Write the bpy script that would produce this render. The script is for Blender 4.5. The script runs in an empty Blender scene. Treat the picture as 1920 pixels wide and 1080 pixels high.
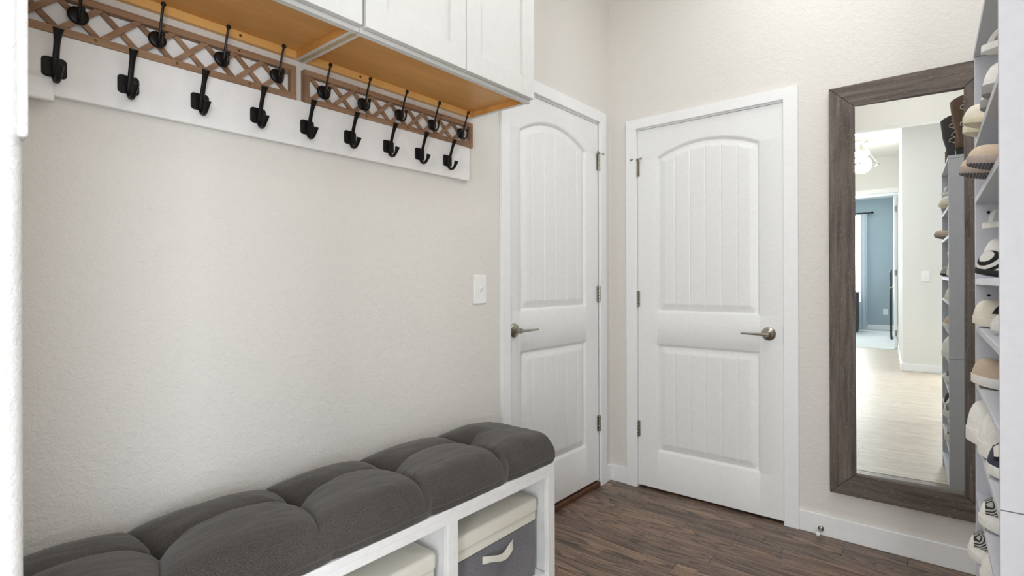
import bpy, bmesh, math, random
from mathutils import Vector, Matrix, noise
random.seed(7)
SC = bpy.context.scene
COL = SC.collection
PI = math.pi
# ------------------------------------------------------------------ camera
cam_d = bpy.data.cameras.new('camera'); cam = bpy.data.objects.new('camera', cam_d); COL.objects.link(cam)
cam_d.sensor_width = 36.0; cam_d.lens = 1003.0 / 1920 * 36; cam_d.shift_y = -10.5 / 1920
cam_d.clip_start = 0.02
_y, _r = math.radians(39.6), math.radians(-0.18)
_f = Vector((-math.sin(_y), math.cos(_y), 0)); _rt = Vector((math.cos(_y), math.sin(_y), 0)); _up = Vector((0, 0, 1))
_rt2 = _rt * math.cos(_r) + _up * math.sin(_r); _up2 = -_rt * math.sin(_r) + _up * math.cos(_r)
cam.matrix_world = Matrix(((_rt2.x, _up2.x, -_f.x, 1.58), (_rt2.y, _up2.y, -_f.y, 0.0), (_rt2.z, _up2.z, -_f.z, 1.17), (0, 0, 0, 1)))
SC.camera = cam
# ------------------------------------------------------------------ world, lights, exposure
W = bpy.data.worlds.new('world'); SC.world = W; W.use_nodes = True
bg = W.node_tree.nodes['Background']; bg.inputs[0].default_value = (0.93, 0.96, 1.0, 1); bg.inputs[1].default_value = 0.7
def area(name, loc, rot, sx, sy, power, col):
    l = bpy.data.lights.new(name, 'AREA'); l.shape = 'RECTANGLE'; l.size = sx; l.size_y = sy; l.energy = power; l.color = col
    o = bpy.data.objects.new(name, l); COL.objects.link(o); o.location = loc; o.rotation_euler = rot; return o
area('mudroom_ceiling_light', (1.20, 2.02, 2.97), (0, 0, 0), 1.0, 1.2, 8.5, (0.97, 0.985, 1.0))
area('mudroom_near_fill', (1.55, 0.95, 2.97), (0, 0, 0), 0.6, 0.8, 8, (0.99, 0.99, 0.99))  # added fill for the left wall and bench, not a known fixture
area('hall_ceiling_light', (0.4, -1.6, 2.97), (0, 0, 0), 1.2, 1.2, 21, (0.99, 0.99, 1.0))
area('hall_daylight', (-2.8, -2.2, 1.5), (0, math.radians(-90), 0), 2.4, 3.4, 40, (0.94, 0.97, 1.0))
def aim(o, d): o.rotation_euler = Vector(d).to_track_quat('-Z', 'Y').to_euler()
_s = area('side_window_daylight', (3.8, -0.88, 1.05), (0, 0, 0), 1.5, 1.9, 25, (0.88, 0.94, 1.0)); aim(_s, (-0.93, 0.37, 0.0)); _s.data.spread = math.radians(100)
aim(area('hall_fill', (2.42, -2.30, 1.08), (0, 0, 0), 0.6, 2.0, 40, (0.95, 0.98, 1.0)), (-0.28, 0.96, 0.0))  # added fill towards the far wall and doors, no known window here
area('bedroom_daylight', (0.3, -7.75, 1.5), (math.radians(90), 0, 0), 1.3, 1.8, 95, (0.92, 0.96, 1.0))
vs = SC.view_settings; vs.view_transform = 'Standard'; vs.look = 'None'; vs.exposure = 0.4; vs.gamma = 1.0; vs.use_curve_mapping = False
SC.cycles.diffuse_bounces = 8; SC.cycles.max_bounces = 12

# ------------------------------------------------------------------ materials
def lin(c):
    return tuple((x / 12.92 if x <= 0.04045 else ((x + 0.055) / 1.055) ** 2.4) for x in (v / 255.0 for v in c)) + (1.0,)
MATS = {}
def base_mat(name, rgb, rough=0.5, metal=0.0, spec=0.5):
    m = bpy.data.materials.new(name); m.use_nodes = True
    b = m.node_tree.nodes['Principled BSDF']
    b.inputs['Base Color'].default_value = lin(rgb); b.inputs['Roughness'].default_value = rough
    b.inputs['Metallic'].default_value = metal; b.inputs['Specular IOR Level'].default_value = spec
    MATS[name] = m
    return m, m.node_tree, b
def N(t, typ, **kw):
    n = t.nodes.new(typ)
    for k, v in kw.items(): setattr(n, k, v)
    return n
def coords(t, scale=(1, 1, 1), rnd=False, kind='Object'):
    tc = N(t, 'ShaderNodeTexCoord'); mp = N(t, 'ShaderNodeMapping'); mp.inputs['Scale'].default_value = scale
    if rnd:
        oi = N(t, 'ShaderNodeObjectInfo'); mul = N(t, 'ShaderNodeVectorMath', operation='SCALE'); mul.inputs[0].default_value = (37.1, 51.7, 23.3)
        t.links.new(oi.outputs['Random'], mul.inputs['Scale'])
        add = N(t, 'ShaderNodeVectorMath', operation='ADD'); t.links.new(tc.outputs[kind], add.inputs[0]); t.links.new(mul.outputs[0], add.inputs[1])
        t.links.new(add.outputs[0], mp.inputs[0])
    else:
        t.links.new(tc.outputs[kind], mp.inputs[0])
    return mp.outputs[0]
def noise_n(t, vec, scale, detail=3, rough=0.55, dist=0.0):
    n = N(t, 'ShaderNodeTexNoise'); n.inputs['Scale'].default_value = scale; n.inputs['Detail'].default_value = detail
    n.inputs['Roughness'].default_value = rough; n.inputs['Distortion'].default_value = dist
    t.links.new(vec, n.inputs['Vector']); return n.outputs['Fac']
def ramp(t, fac, stops):
    r = N(t, 'ShaderNodeValToRGB'); e = r.color_ramp.elements
    while len(e) < len(stops): e.new(0.5)
    for i, (p, c) in enumerate(stops): e[i].position = p; e[i].color = lin(c) if max(c) > 2 else (c[0], c[1], c[2], 1)
    t.links.new(fac, r.inputs[0]); return r.outputs[0]
def bump(t, b, fac, strength, dist, prev=None):
    n = N(t, 'ShaderNodeBump'); n.inputs['Strength'].default_value = strength; n.inputs['Distance'].default_value = dist
    t.links.new(fac, n.inputs['Height'])
    if prev: t.links.new(prev, n.inputs['Normal'])
    t.links.new(n.outputs[0], b.inputs['Normal']); return n.outputs[0]
def mixc(t, a, b_, fac, mode='MIX'):
    m = N(t, 'ShaderNodeMix', data_type='RGBA', blend_type=mode)
    if isinstance(fac, float): m.inputs[0].default_value = fac
    else: t.links.new(fac, m.inputs[0])
    for i, v in ((6, a), (7, b_)):
        if isinstance(v, tuple): m.inputs[i].default_value = v
        else: t.links.new(v, m.inputs[i])
    return m.outputs[2]
def simple(name, rgb, rough=0.5, metal=0.0, nscale=None, nstr=0.1, ndist=0.001, var=0.04, spec=0.5):
    m, t, b = base_mat(name, rgb, rough, metal, spec)
    v = coords(t, rnd=True)
    f = noise_n(t, v, nscale or 40, 3)
    lo = tuple(max(0, c * (1 - var)) for c in rgb); hi = tuple(min(255, c * (1 + var)) for c in rgb)
    t.links.new(ramp(t, f, [(0.3, lo), (0.7, hi)]), b.inputs['Base Color'])
    if nscale: bump(t, b, f, nstr, ndist)
    return m
def wall_mat(name, rgb, strength=0.5):
    m, t, b = base_mat(name, rgb, 0.75, spec=0.25)
    v = coords(t)
    a = noise_n(t, v, 110, 3, 0.6, 0.8); c = noise_n(t, v, 42, 2, 0.5)
    mx = N(t, 'ShaderNodeMath', operation='ADD'); t.links.new(a, mx.inputs[0]); t.links.new(c, mx.inputs[1])
    bump(t, b, mx.outputs[0], strength, 0.0035)
    return m
wall_mat('wall', (223, 220, 215), 0.65); wall_mat('wall_white', (214, 213, 211), 0.5); wall_mat('hall_wall', (226, 226, 222), 0.3)
wall_mat('blue_wall', (172, 184, 190), 0.2); wall_mat('ceiling', (236, 235, 232), 0.3)
simple('trim_white', (238, 239, 240), 0.35, var=0.008)
simple('door_white', (234, 235, 235), 0.38, nscale=60, nstr=0.02, ndist=0.001, var=0.01)
simple('cabinet_white', (216, 216, 214), 0.5, var=0.008)
simple('bench_white', (240, 241, 243), 0.4, nscale=30, nstr=0.05, var=0.015)
simple('rack_white', (203, 205, 213), 0.45, nscale=50, nstr=0.03, var=0.012)
simple('board_white', (238, 238, 238), 0.42, nscale=25, nstr=0.05, var=0.012)
simple('plastic_white', (240, 240, 238), 0.3, var=0.005)
simple('iron_black', (26, 25, 24), 0.42, 0.6, nscale=300, nstr=0.25, ndist=0.0006, var=0.25)
simple('wire_black', (15, 15, 15), 0.45, 0.3, var=0.1)
simple('nickel', (168, 162, 152), 0.28, 1.0, var=0.05)
simple('dark_gap', (30, 26, 23), 0.8)
simple('threshold_brown', (92, 58, 40), 0.4, nscale=30, nstr=0.1, var=0.2)
simple('canvas_cream', (226, 224, 214), 0.85, nscale=600, nstr=0.25, ndist=0.0008, var=0.04)
simple('carpet', (205, 208, 206), 0.95, nscale=200, nstr=0.6, ndist=0.004, var=0.08)
simple('dark_furniture', (52, 54, 62), 0.5, var=0.2)
simple('grey_top', (150, 156, 160), 0.4, var=0.1)
simple('hall_metal', (180, 178, 172), 0.3, 0.9)
simple('screw_brass', (120, 88, 52), 0.4, 0.7)
def wood(name, c0, c1, c2, axis, rough=0.5, stretch=14, scale=9, bstr=0.15, pores=0.0):
    m, t, b = base_mat(name, c1, rough)
    sc = [stretch] * 3; sc[axis] = 1.0
    v = coords(t, tuple(sc), rnd=True)
    f = noise_n(t, v, scale / 4, 5, 0.62, 0.5)
    c = ramp(t, f, [(0.25, c0), (0.5, c1), (0.75, c2)])
    if pores:
        sc2 = [220.0] * 3; sc2[axis] = 14.0
        f2 = noise_n(t, coords(t, tuple(sc2), rnd=True), 1.0, 2, 0.5)
        k = ramp(t, f2, [(0.56, (1, 1, 1)), (0.68, (1 - pores,) * 3)])
        c = mixc(t, c, k, 1.0, 'MULTIPLY'); bump(t, b, f2, bstr, 0.001)
    else: bump(t, b, f, bstr, 0.001)
    t.links.new(c, b.inputs['Base Color'])
    return m
wood('lattice_wood_y', (116, 88, 66), (148, 115, 88), (170, 138, 108), 1, 0.65)
wood('lattice_wood_z', (116, 88, 66), (148, 115, 88), (170, 138, 108), 2, 0.65)
wood('ply_amber', (200, 142, 76), (214, 158, 88), (226, 172, 102), 1, 0.42, 7, 6, 0.03)
wood('ply_amber_light', (216, 164, 94), (228, 178, 106), (234, 190, 122), 1, 0.42, 7, 6, 0.03)
wood('ply_edge', (176, 148, 106), (200, 176, 136), (220, 200, 165), 0, 0.8, 3, 160, 0.3)
# weathered mirror frame
for nm, ax in (('weathered_x', 0), ('weathered_z', 2)):
    m, t, b = base_mat(nm, (90, 82, 78), 0.6)
    sc = [26.0, 26.0, 26.0]; sc[ax] = 1.6
    f = noise_n(t, coords(t, tuple(sc), rnd=True), 2.2, 6, 0.7, 0.4)
    sc2 = [330.0, 330.0, 330.0]; sc2[ax] = 60.0
    g = noise_n(t, coords(t, tuple(sc2), rnd=True), 1.0, 3, 0.6)
    c = ramp(t, f, [(0.28, (58, 50, 46)), (0.46, (86, 76, 70)), (0.60, (104, 93, 86)), (0.8, (126, 116, 108))])
    sp = ramp(t, g, [(0.60, (0, 0, 0)), (0.72, (1, 1, 1))])
    sep = N(t, 'ShaderNodeRGBToBW'); t.links.new(sp, sep.inputs[0])
    mlt = N(t, 'ShaderNodeMath', operation='MULTIPLY'); mlt.inputs[1].default_value = 0.55; t.links.new(sep.outputs[0], mlt.inputs[0])
    c = mixc(t, c, lin((168, 154, 138)), mlt.outputs[0])
    t.links.new(c, b.inputs['Base Color']); bump(t, b, g, 0.35, 0.0015)
# oak planks
def plank_mat(name, stops, dark, rough, glint=0.5, vary=1.0):
    m, t, b = base_mat(name, stops[1], rough)
    oi = N(t, 'ShaderNodeObjectInfo')
    ring = noise_n(t, coords(t, (0.75, 6.5, 6.5), rnd=True), 1.5, 2, 0.35, 0.15)
    r1 = N(t, 'ShaderNodeMath', operation='MULTIPLY'); r1.inputs[1].default_value = 17.0; t.links.new(ring, r1.inputs[0])
    r2 = N(t, 'ShaderNodeMath', operation='FRACT'); t.links.new(r1.outputs[0], r2.inputs[0])
    f = noise_n(t, coords(t, (1.2, 16.0, 16.0), rnd=True), 1.5, 4, 0.6, 0.3)
    c = ramp(t, f, [(0.25, stops[0]), (0.5, stops[1]), (0.75, stops[2])])
    pl = ramp(t, oi.outputs['Random'], [(0.0, (1 - 0.26 * vary, 1 - 0.26 * vary, 1 - 0.24 * vary)), (0.5, (1 - 0.02 * vary, 1 - 0.04 * vary, 1 - 0.06 * vary)), (1.0, (1 + 0.22 * vary, 1 + 0.16 * vary, 1 + 0.08 * vary))])
    pl_n = pl.node
    c = mixc(t, c, pl, 1.0, 'MULTIPLY')
    g = ramp(t, r2.outputs[0], [(0.0, (1, 1, 1)), (0.30, (0.45, 0.45, 0.45)), (0.62, (0, 0, 0)), (0.93, (0, 0, 0)), (1.0, (1, 1, 1))])
    bw = N(t, 'ShaderNodeRGBToBW'); t.links.new(g, bw.inputs[0])
    brk = noise_n(t, coords(t, (5.0, 60.0, 60.0), rnd=True), 1.2, 4, 0.7)
    brr = ramp(t, brk, [(0.30, (0.15, 0.15, 0.15)), (0.52, (1, 1, 1))]); bw2 = N(t, 'ShaderNodeRGBToBW'); t.links.new(brr, bw2.inputs[0])
    mm = N(t, 'ShaderNodeMath', operation='MULTIPLY'); t.links.new(bw.outputs[0], mm.inputs[0]); t.links.new(bw2.outputs[0], mm.inputs[1])
    m2 = N(t, 'ShaderNodeMath', operation='MULTIPLY'); m2.inputs[1].default_value = dark; t.links.new(mm.outputs[0], m2.inputs[0])
    c = mixc(t, c, lin((46, 36, 32)), m2.outputs[0])
    fine = noise_n(t, coords(t, (9.0, 240.0, 240.0), rnd=True), 1.0, 2)
    fr = ramp(t, fine, [(0.4, (0.78, 0.78, 0.78)), (0.6, (1.08, 1.08, 1.08))])
    c = mixc(t, c, fr, 1.0, 'MULTIPLY')
    t.links.new(c, b.inputs['Base Color']); bump(t, b, fine, 0.10 * min(1, vary + 0.1), 0.0005)
    b.inputs['Specular IOR Level'].default_value = glint
    return m
plank_mat('oak_dark', ((98, 81, 70), (132, 110, 94), (162, 136, 114)), 0.9, 0.36)
plank_mat('oak_glare', ((176, 164, 148), (188, 176, 160), (200, 188, 172)), 0.15, 0.40, 0.45, 0.12)  # window glare on the floor, put into a paler board colour
# fabrics
def fabric(name, c0, c1, wscale, bstr, rough=0.92):
    m, t, b = base_mat(name, c0, rough, spec=0.15)
    v = coords(t)
    a = noise_n(t, v, wscale, 2, 0.7); big = noise_n(t, v, 6, 3)
    c = ramp(t, a, [(0.3, c0), (0.72, c1)])
    k = ramp(t, big, [(0.3, (0.88, 0.88, 0.88)), (0.7, (1.1, 1.09, 1.07))])
    t.links.new(mixc(t, c, k, 1.0, 'MULTIPLY'), b.inputs['Base Color'])
    bump(t, b, a, bstr, 0.0012)
    b.inputs['Sheen Weight'].default_value = 0.25
    return m
fabric('charcoal_linen', (50, 47, 45), (90, 85, 81), 430, 0.4)
fabric('charcoal_thread', (66, 63, 61), (96, 92, 88), 800, 0.2)
fabric('grey_felt', (78, 78, 84), (140, 140, 146), 330, 0.4)
m, t, b = base_mat('mirror_glass', (245, 248, 246), 0.0, 1.0)
nz = noise_n(t, coords(t), 3, 2); t.links.new(ramp(t, nz, [(0.3, (236, 240, 238)), (0.7, (240, 243, 241))]), b.inputs['Base Color'])
m, t, b = base_mat('sheer_curtain', (236, 242, 244), 0.9); b.inputs['Transmission Weight'].default_value = 0.0
b.inputs['Subsurface Weight'].default_value = 0.0
tr = N(t, 'ShaderNodeBsdfTranslucent'); tr.inputs[0].default_value = lin((240, 246, 250)); ms = N(t, 'ShaderNodeMixShader'); ms.inputs[0].default_value = 0.5
wn = noise_n(t, coords(t), 400, 2); t.links.new(ramp(t, wn, [(0.3, (228, 236, 240)), (0.7, (242, 246, 248))]), b.inputs['Base Color'])
t.links.new(b.outputs[0], ms.inputs[1]); t.links.new(tr.outputs[0], ms.inputs[2]); t.links.new(ms.outputs[0], t.nodes['Material Output'].inputs[0])
m, t, b = base_mat('window_glass', (225, 238, 245), 0.02); b.inputs['Transmission Weight'].default_value = 1.0; b.inputs['IOR'].default_value = 1.05
gz = noise_n(t, coords(t), 5, 2); t.links.new(ramp(t, gz, [(0.0, (235, 243, 247)), (1.0, (240, 246, 249))]), b.inputs['Base Color'])
def emit(name, rgb, s):
    m, t, b = base_mat(name, rgb, 0.5)
    b.inputs['Emission Color'].default_value = lin(rgb); b.inputs['Emission Strength'].default_value = s
    q = noise_n(t, coords(t), 8, 2); t.links.new(ramp(t, q, [(0.0, rgb), (1.0, rgb)]), b.inputs['Base Color'])
emit('lamp_glow', (255, 247, 232), 14.0)
# shoe materials
for nm, c in (('shoe_white', (232, 231, 226)), ('shoe_cream', (228, 221, 206)), ('shoe_tan', (196, 176, 154)), ('shoe_black', (34, 33, 34)),
              ('shoe_navy', (52, 56, 76)), ('shoe_grey', (150, 148, 146)), ('shoe_olive', (66, 62, 52)), ('sole_white', (228, 227, 222)),
              ('sole_gum', (176, 152, 124)), ('sole_cream', (226, 217, 190)), ('sole_taupe', (170, 156, 146)), ('shoe_lining', (92, 90, 88))):
    simple(nm, c, 0.7, nscale=160, nstr=0.08, ndist=0.0008, var=0.025)
def stripes(name, c0, c1, scale, rot=0.0, dist=0.0, typ='DIAGONAL'):
    m, t, b = base_mat(name, c0, 0.8)
    wv = N(t, 'ShaderNodeTexWave', wave_type='BANDS', bands_direction=typ); wv.inputs['Scale'].default_value = scale; wv.inputs['Distortion'].default_value = dist
    t.links.new(coords(t), wv.inputs['Vector'])
    t.links.new(ramp(t, wv.outputs['Fac'], [(0.45, c0), (0.55, c1)]), b.inputs['Base Color'])
stripes('shoe_knit', (44, 44, 48), (176, 174, 170), 150, 0, 0.8)
stripes('shoe_zebra', (20, 20, 22), (225, 222, 216), 42, 0, 0.6)
stripes('shoe_tread', (128, 122, 120), (62, 62, 82), 60, 0, 3.0, 'X')
m, t, b = base_mat('shoe_floral', (70, 70, 100), 0.8)
vr = N(t, 'ShaderNodeTexVoronoi'); vr.inputs['Scale'].default_value = 90; t.links.new(coords(t), vr.inputs['Vector'])
t.links.new(ramp(t, vr.outputs['Distance'], [(0.25, (150, 62, 70)), (0.4, (60, 62, 98)), (0.6, (214, 208, 204))]), b.inputs['Base Color'])
wood('boot_brown', (74, 50, 36), (98, 68, 50), (122, 88, 66), 2, 0.5, 3, 20, 0.1)
simple('boot_dark', (38, 34, 34), 0.5, nscale=80, nstr=0.2, var=0.2)
simple('boot_stitch', (196, 184, 166), 0.7)

# ------------------------------------------------------------------ mesh helpers
def wloc(p):
    v = Vector((0, 0, 0))
    while p is not None: v = v + p.location; p = p.parent
    return v
def mk(name, verts, faces, mat, parent=None, smooth=False, bev=0.0, seg=2, local=False, weld=False):
    me = bpy.data.meshes.new(name)
    verts = [Vector(v) for v in verts]
    loc = Vector((0, 0, 0))
    if parent is not None and not local:
        off = wloc(parent); verts = [v - off for v in verts]
    elif parent is None and not local:
        lo = [min(v[i] for v in verts) for i in range(3)]; hi = [max(v[i] for v in verts) for i in range(3)]
        loc = Vector(((lo[0] + hi[0]) / 2, (lo[1] + hi[1]) / 2, lo[2])); verts = [v - loc for v in verts]
    me.from_pydata([tuple(v) for v in verts], [], [tuple(f) for f in faces])
    bm = bmesh.new(); bm.from_mesh(me)
    if weld: bmesh.ops.remove_doubles(bm, verts=bm.verts, dist=1e-5)
    bmesh.ops.recalc_face_normals(bm, faces=bm.faces)
    if bev > 0: bmesh.ops.bevel(bm, geom=[e for e in bm.edges if len(e.link_faces) == 2 and e.calc_face_angle(0) > 0.5], offset=bev, segments=seg, affect='EDGES', profile=0.5)
    bm.to_mesh(me); bm.free()
    if smooth:
        for p in me.polygons: p.use_smooth = True
        if hasattr(me, 'set_sharp_from_angle'): me.set_sharp_from_angle(angle=math.radians(40 if smooth else 30))
    me.materials.append(MATS[mat])
    o = bpy.data.objects.new(name, me); COL.objects.link(o); o.parent = parent; o.location = loc
    return o
BF = ((0, 1, 3, 2), (4, 6, 7, 5), (0, 4, 5, 1), (2, 3, 7, 6), (0, 2, 6, 4), (1, 5, 7, 3))
def bv(x0, x1, y0, y1, z0, z1): return [(x, y, z) for x in (x0, x1) for y in (y0, y1) for z in (z0, z1)]
def boxes(lst):
    V, F = [], []
    for b_ in lst:
        n = len(V); V += bv(*b_); F += [tuple(i + n for i in f) for f in BF]
    return V, F
def box(name, x0, x1, y0, y1, z0, z1, mat, parent=None, bev=0.0015, local=False):
    return mk(name, bv(x0, x1, y0, y1, z0, z1), BF, mat, parent, bev=bev, local=local)
def mbox(name, lst, mat, parent=None, bev=0.0, local=False):
    V, F = boxes(lst); return mk(name, V, F, mat, parent, bev=bev, local=local)
def thing(name, loc, label, cat, group=None, rz=0.0, kind=None):
    o = bpy.data.objects.new(name, None); COL.objects.link(o); o.location = loc; o.rotation_euler = (0, 0, rz); o.empty_display_size = 0.05
    return tag(o, label, cat, group, kind)
def tag(o, label=None, cat=None, group=None, kind=None):
    if label: o['label'] = label
    if cat: o['category'] = cat
    if group: o['group'] = group
    if kind: o['kind'] = kind
    return o
def struct(o, label=None, cat=None): return tag(o, label, cat, None, 'structure')
def tube(pts, rad, n=10, cap=True, flat=None):
    pts = [Vector(p) for p in pts]; V, F = [], []
    if not isinstance(rad, (list, tuple)): rad = [rad] * len(pts)
    ref = None
    for i, p in enumerate(pts):
        d = (pts[min(i + 1, len(pts) - 1)] - pts[max(i - 1, 0)]).normalized()
        if ref is None: ref = Vector((0, 1, 0)) if abs(d.y) < 0.9 else Vector((1, 0, 0))
        a = d.cross(ref).normalized(); c = a.cross(d).normalized(); ref = c
        for k in range(n):
            an = 2 * PI * k / n; s = flat if flat else 1.0
            V.append(p + (c * math.cos(an) + a * math.sin(an) * s) * rad[i])
    for i in range(len(pts) - 1):
        for k in range(n): F.append((i * n + k, i * n + (k + 1) % n, (i + 1) * n + (k + 1) % n, (i + 1) * n + k))
    if cap: F.append(tuple(range(n))[::-1]); F.append(tuple(range((len(pts) - 1) * n, len(pts) * n)))
    return V, F
def lathe(prof, org, axis='Z', n=20):
    V, F = [], []; org = Vector(org)
    for r, h in prof:
        for k in range(n):
            a = 2 * PI * k / n; c, s = r * math.cos(a), r * math.sin(a)
            V.append(org + Vector({'Z': (c, s, h), 'X': (h, c, s), 'Y': (c, h, s)}[axis]))
    m_ = len(prof)
    for i in range(m_ - 1):
        for k in range(n): F.append((i * n + k, i * n + (k + 1) % n, (i + 1) * n + (k + 1) % n, (i + 1) * n + k))
    F.append(tuple(range(n))); F.append(tuple(range((m_ - 1) * n, m_ * n)))
    return V, F
def join(*vf):
    V, F = [], []
    for v, f in vf:
        n = len(V); V += list(v); F += [tuple(i + n for i in q) for q in f]
    return V, F
def bez(p0, p1, p2, p3, n=10):
    p0, p1, p2, p3 = map(Vector, (p0, p1, p2, p3)); out = []
    for i in range(n + 1):
        t = i / n; out.append(p0 * (1 - t) ** 3 + p1 * 3 * t * (1 - t) ** 2 + p2 * 3 * t * t * (1 - t) + p3 * t ** 3)
    return out
def ball(c, r, n=10, sq=(1, 1, 1)):
    V, F = [], []; c = Vector(c); m_ = n // 2 + 1
    for i in range(m_):
        th = PI * i / (m_ - 1)
        for k in range(n):
            a = 2 * PI * k / n; V.append(c + Vector((r * sq[0] * math.sin(th) * math.cos(a), r * sq[1] * math.sin(th) * math.sin(a), r * sq[2] * math.cos(th))))
    for i in range(m_ - 1):
        for k in range(n): F.append((i * n + k, i * n + (k + 1) % n, (i + 1) * n + (k + 1) % n, (i + 1) * n + k))
    return V, F
def dup(root, loc, label=None, rz=None):
    r = root.copy(); COL.objects.link(r); r.location = loc
    if rz is not None: r.rotation_euler = (0, 0, rz)
    if label: r['label'] = label
    for ch in list(root.children):
        c = ch.copy(); COL.objects.link(c); c.parent = r
        for g in list(ch.children):
            d = g.copy(); COL.objects.link(d); d.parent = c
    return r
def rrect(w, h, r, n=5):
    out = []
    for cx, cy, a0 in ((w / 2 - r, h / 2 - r, 0), (-w / 2 + r, h / 2 - r, PI / 2), (-w / 2 + r, -h / 2 + r, PI), (w / 2 - r, -h / 2 + r, 1.5 * PI)):
        for i in range(n + 1): a = a0 + PI / 2 * i / n; out.append((cx + r * math.cos(a), cy + r * math.sin(a)))
    return out
def prism(poly, lo, hi, fn):
    n = len(poly); V = [fn(p[0], p[1], lo) for p in poly] + [fn(p[0], p[1], hi) for p in poly]
    F = [tuple(range(n)), tuple(range(n, 2 * n))] + [(i, (i + 1) % n, n + (i + 1) % n, n + i) for i in range(n)]
    return V, F

# ================================================================== STRUCTURE
YB = 2.82; XR = 1.96; ZC = 3.0
struct(mbox('wall_left', [(-0.14, 0, 0.0, 1.875, 0, ZC), (-0.14, 0, 2.69, YB, 0, ZC), (-0.14, 0, 1.875, 2.69, 2.09, ZC), (-0.2, -0.1, 1.8, 2.75, 0, 2.1)], 'wall'))
struct(mbox('wall_far', [(-0.14, 0.178, YB, YB + 0.14, 0, ZC), (0.95, XR + 0.12, YB, YB + 0.14, 0, ZC), (0.178, 0.95, YB, YB + 0.14, 2.045, ZC), (0.1, 1.0, YB + 0.1, YB + 0.2, 0, 2.1)], 'wall'))
struct(box('wall_right', XR, XR + 0.12, -0.02, YB, 0, ZC, 'wall', bev=0))
# return wall at the near end of the bench, rounded end
V, F = prism([(0.0, -0.02), (0.75 - 0.018, -0.02)] + [(0.75 - 0.018 + 0.018 * math.cos(a), 0.10 + 0.018 * math.sin(a)) for a in [i * PI / 12 for i in range(7)]] + [(0.0, 0.118)], 0, ZC,
             lambda x, y, z: (x, y, z))
V = [(0.75 if 0.7 < x < 0.74 and y < 0 else x, y, z) for x, y, z in V]
struct(mk('wall_return', V, F, 'wall_white', smooth=True))
struct(box('wall_header', 0.74, XR, -0.02, 0.117, 2.43, ZC, 'wall', bev=0))
struct(box('ceiling', -3.2, 2.7, -4.7, YB + 0.1, ZC, ZC + 0.1, 'ceiling', bev=0))
struct(box('trim_1', 0.715, 0.7525, 0.112, 0.1215, 1.34, 2.42, 'wall_white', bev=0.003))
# hall behind the camera (seen in the mirror)
struct(mbox('wall_hall', [(1.53, 2.7, -2.61, -2.49, 0, ZC), (1.53, 1.65, -4.56, -2.61, 0, ZC)], 'hall_wall'))
struct(mbox('wall_bedroom_side', [(1.545, 1.95, -4.68, -4.56, 0, ZC), (-3.2, 0.62, -4.68, -4.56, 0, ZC), (0.62, 1.545, -4.68, -4.56, 2.44, ZC)], 'hall_wall'))
struct(mbox('wall_bedroom', [(-1.6, -0.35, -8.15, -8.03, 0, 2.75), (1.0, 1.86, -8.15, -8.03, 0, 2.75), (-0.35, 1.0, -8.15, -8.03, 0, 0.7), (-0.35, 1.0, -8.15, -8.03, 2.4, 2.75),
       (1.75, 1.86, -8.03, -4.68, 0, 2.75), (-1.7, -1.6, -8.15, -4.68, 0, 2.75)], 'blue_wall'))
struct(box('ceiling_bedroom', -1.7, 1.86, -8.15, -4.6, 2.75, 2.85, 'ceiling', bev=0))
struct(box('floor_bedroom', -1.7, 1.86, -8.15, -4.62, -0.05, 0.004, 'carpet', bev=0))
# floor: dark strips in the mudroom, hall boards with window glare painted into their colour
fl = struct(mbox('floor', [(-0.2, XR + 0.1, 1.72, YB + 0.15, -0.06, -0.004)], 'dark_gap'))
rng = random.Random(3)
PW = 0.083; row = 0; y = YB + 0.075
shared = {}
while y > 1.73:
    x = -0.05 - rng.random() * 0.5
    while x < XR:
        L = rng.choice((0.42, 0.58, 0.74, 0.95)); x1 = min(x + L, XR + 0.02); x0 = max(x, -0.06)
        if x1 - x0 > 0.03: box('plank', x0 + 0.0005, x1 - 0.0005, max(y - PW, 1.725) + 0.0005, y - 0.0005, -0.012, 0.0, 'oak_dark', fl, bev=0.0009)
        x += L
    y -= PW; row += 1
hf = struct(mbox('floor_hall', [(-3.2, 2.7, -4.65, 1.72, -0.06, -0.004)], 'dark_gap'))
y = 1.72; lightp = []
while y > -1.6:
    x = -0.1 - rng.random() * 0.8 if y > -0.1 else 0.3 - rng.random() * 0.8
    while x < 2.2:
        L = rng.choice((0.9, 1.2, 1.5)); x1 = min(x + L, XR if y > 0 else 2.6)
        if x1 - x > 0.05: box('plank', x + 0.0005, x1 - 0.0005, y - 0.16 + 0.0005, y - 0.0005, -0.012, 0.0, 'oak_glare', hf, bev=0.0004)
        x += L
    y -= 0.16
box('far_boards', -0.2, 2.69, -4.62, y, -0.012, 0.0, 'oak_glare', hf, bev=0)
box('side_boards', -3.2, -0.9, -4.62, -0.1, -0.012, -0.0005, 'oak_glare', hf, bev=0)
# baseboards
def base(name, *b_): struct(box(name, *b_, 'trim_white', bev=0.003))
base('baseboard_far', 1.012, 1.955, YB - 0.013, YB, 0, 0.095)
base('baseboard_far.001', 0.0, 0.116, YB - 0.013, YB, 0, 0.095)
base('baseboard_left', 0, 0.013, 2.757, YB - 0.013, 0, 0.095)
base('baseboard_hall', 1.53, 2.7, -2.49, -2.476, 0, 0.09)
base('baseboard_hall_side', 1.517, 1.53, -4.54, -2.49, 0, 0.09)
base('baseboard_bedroom', -1.6, 1.75, -8.03, -8.015, 0, 0.10)
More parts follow.
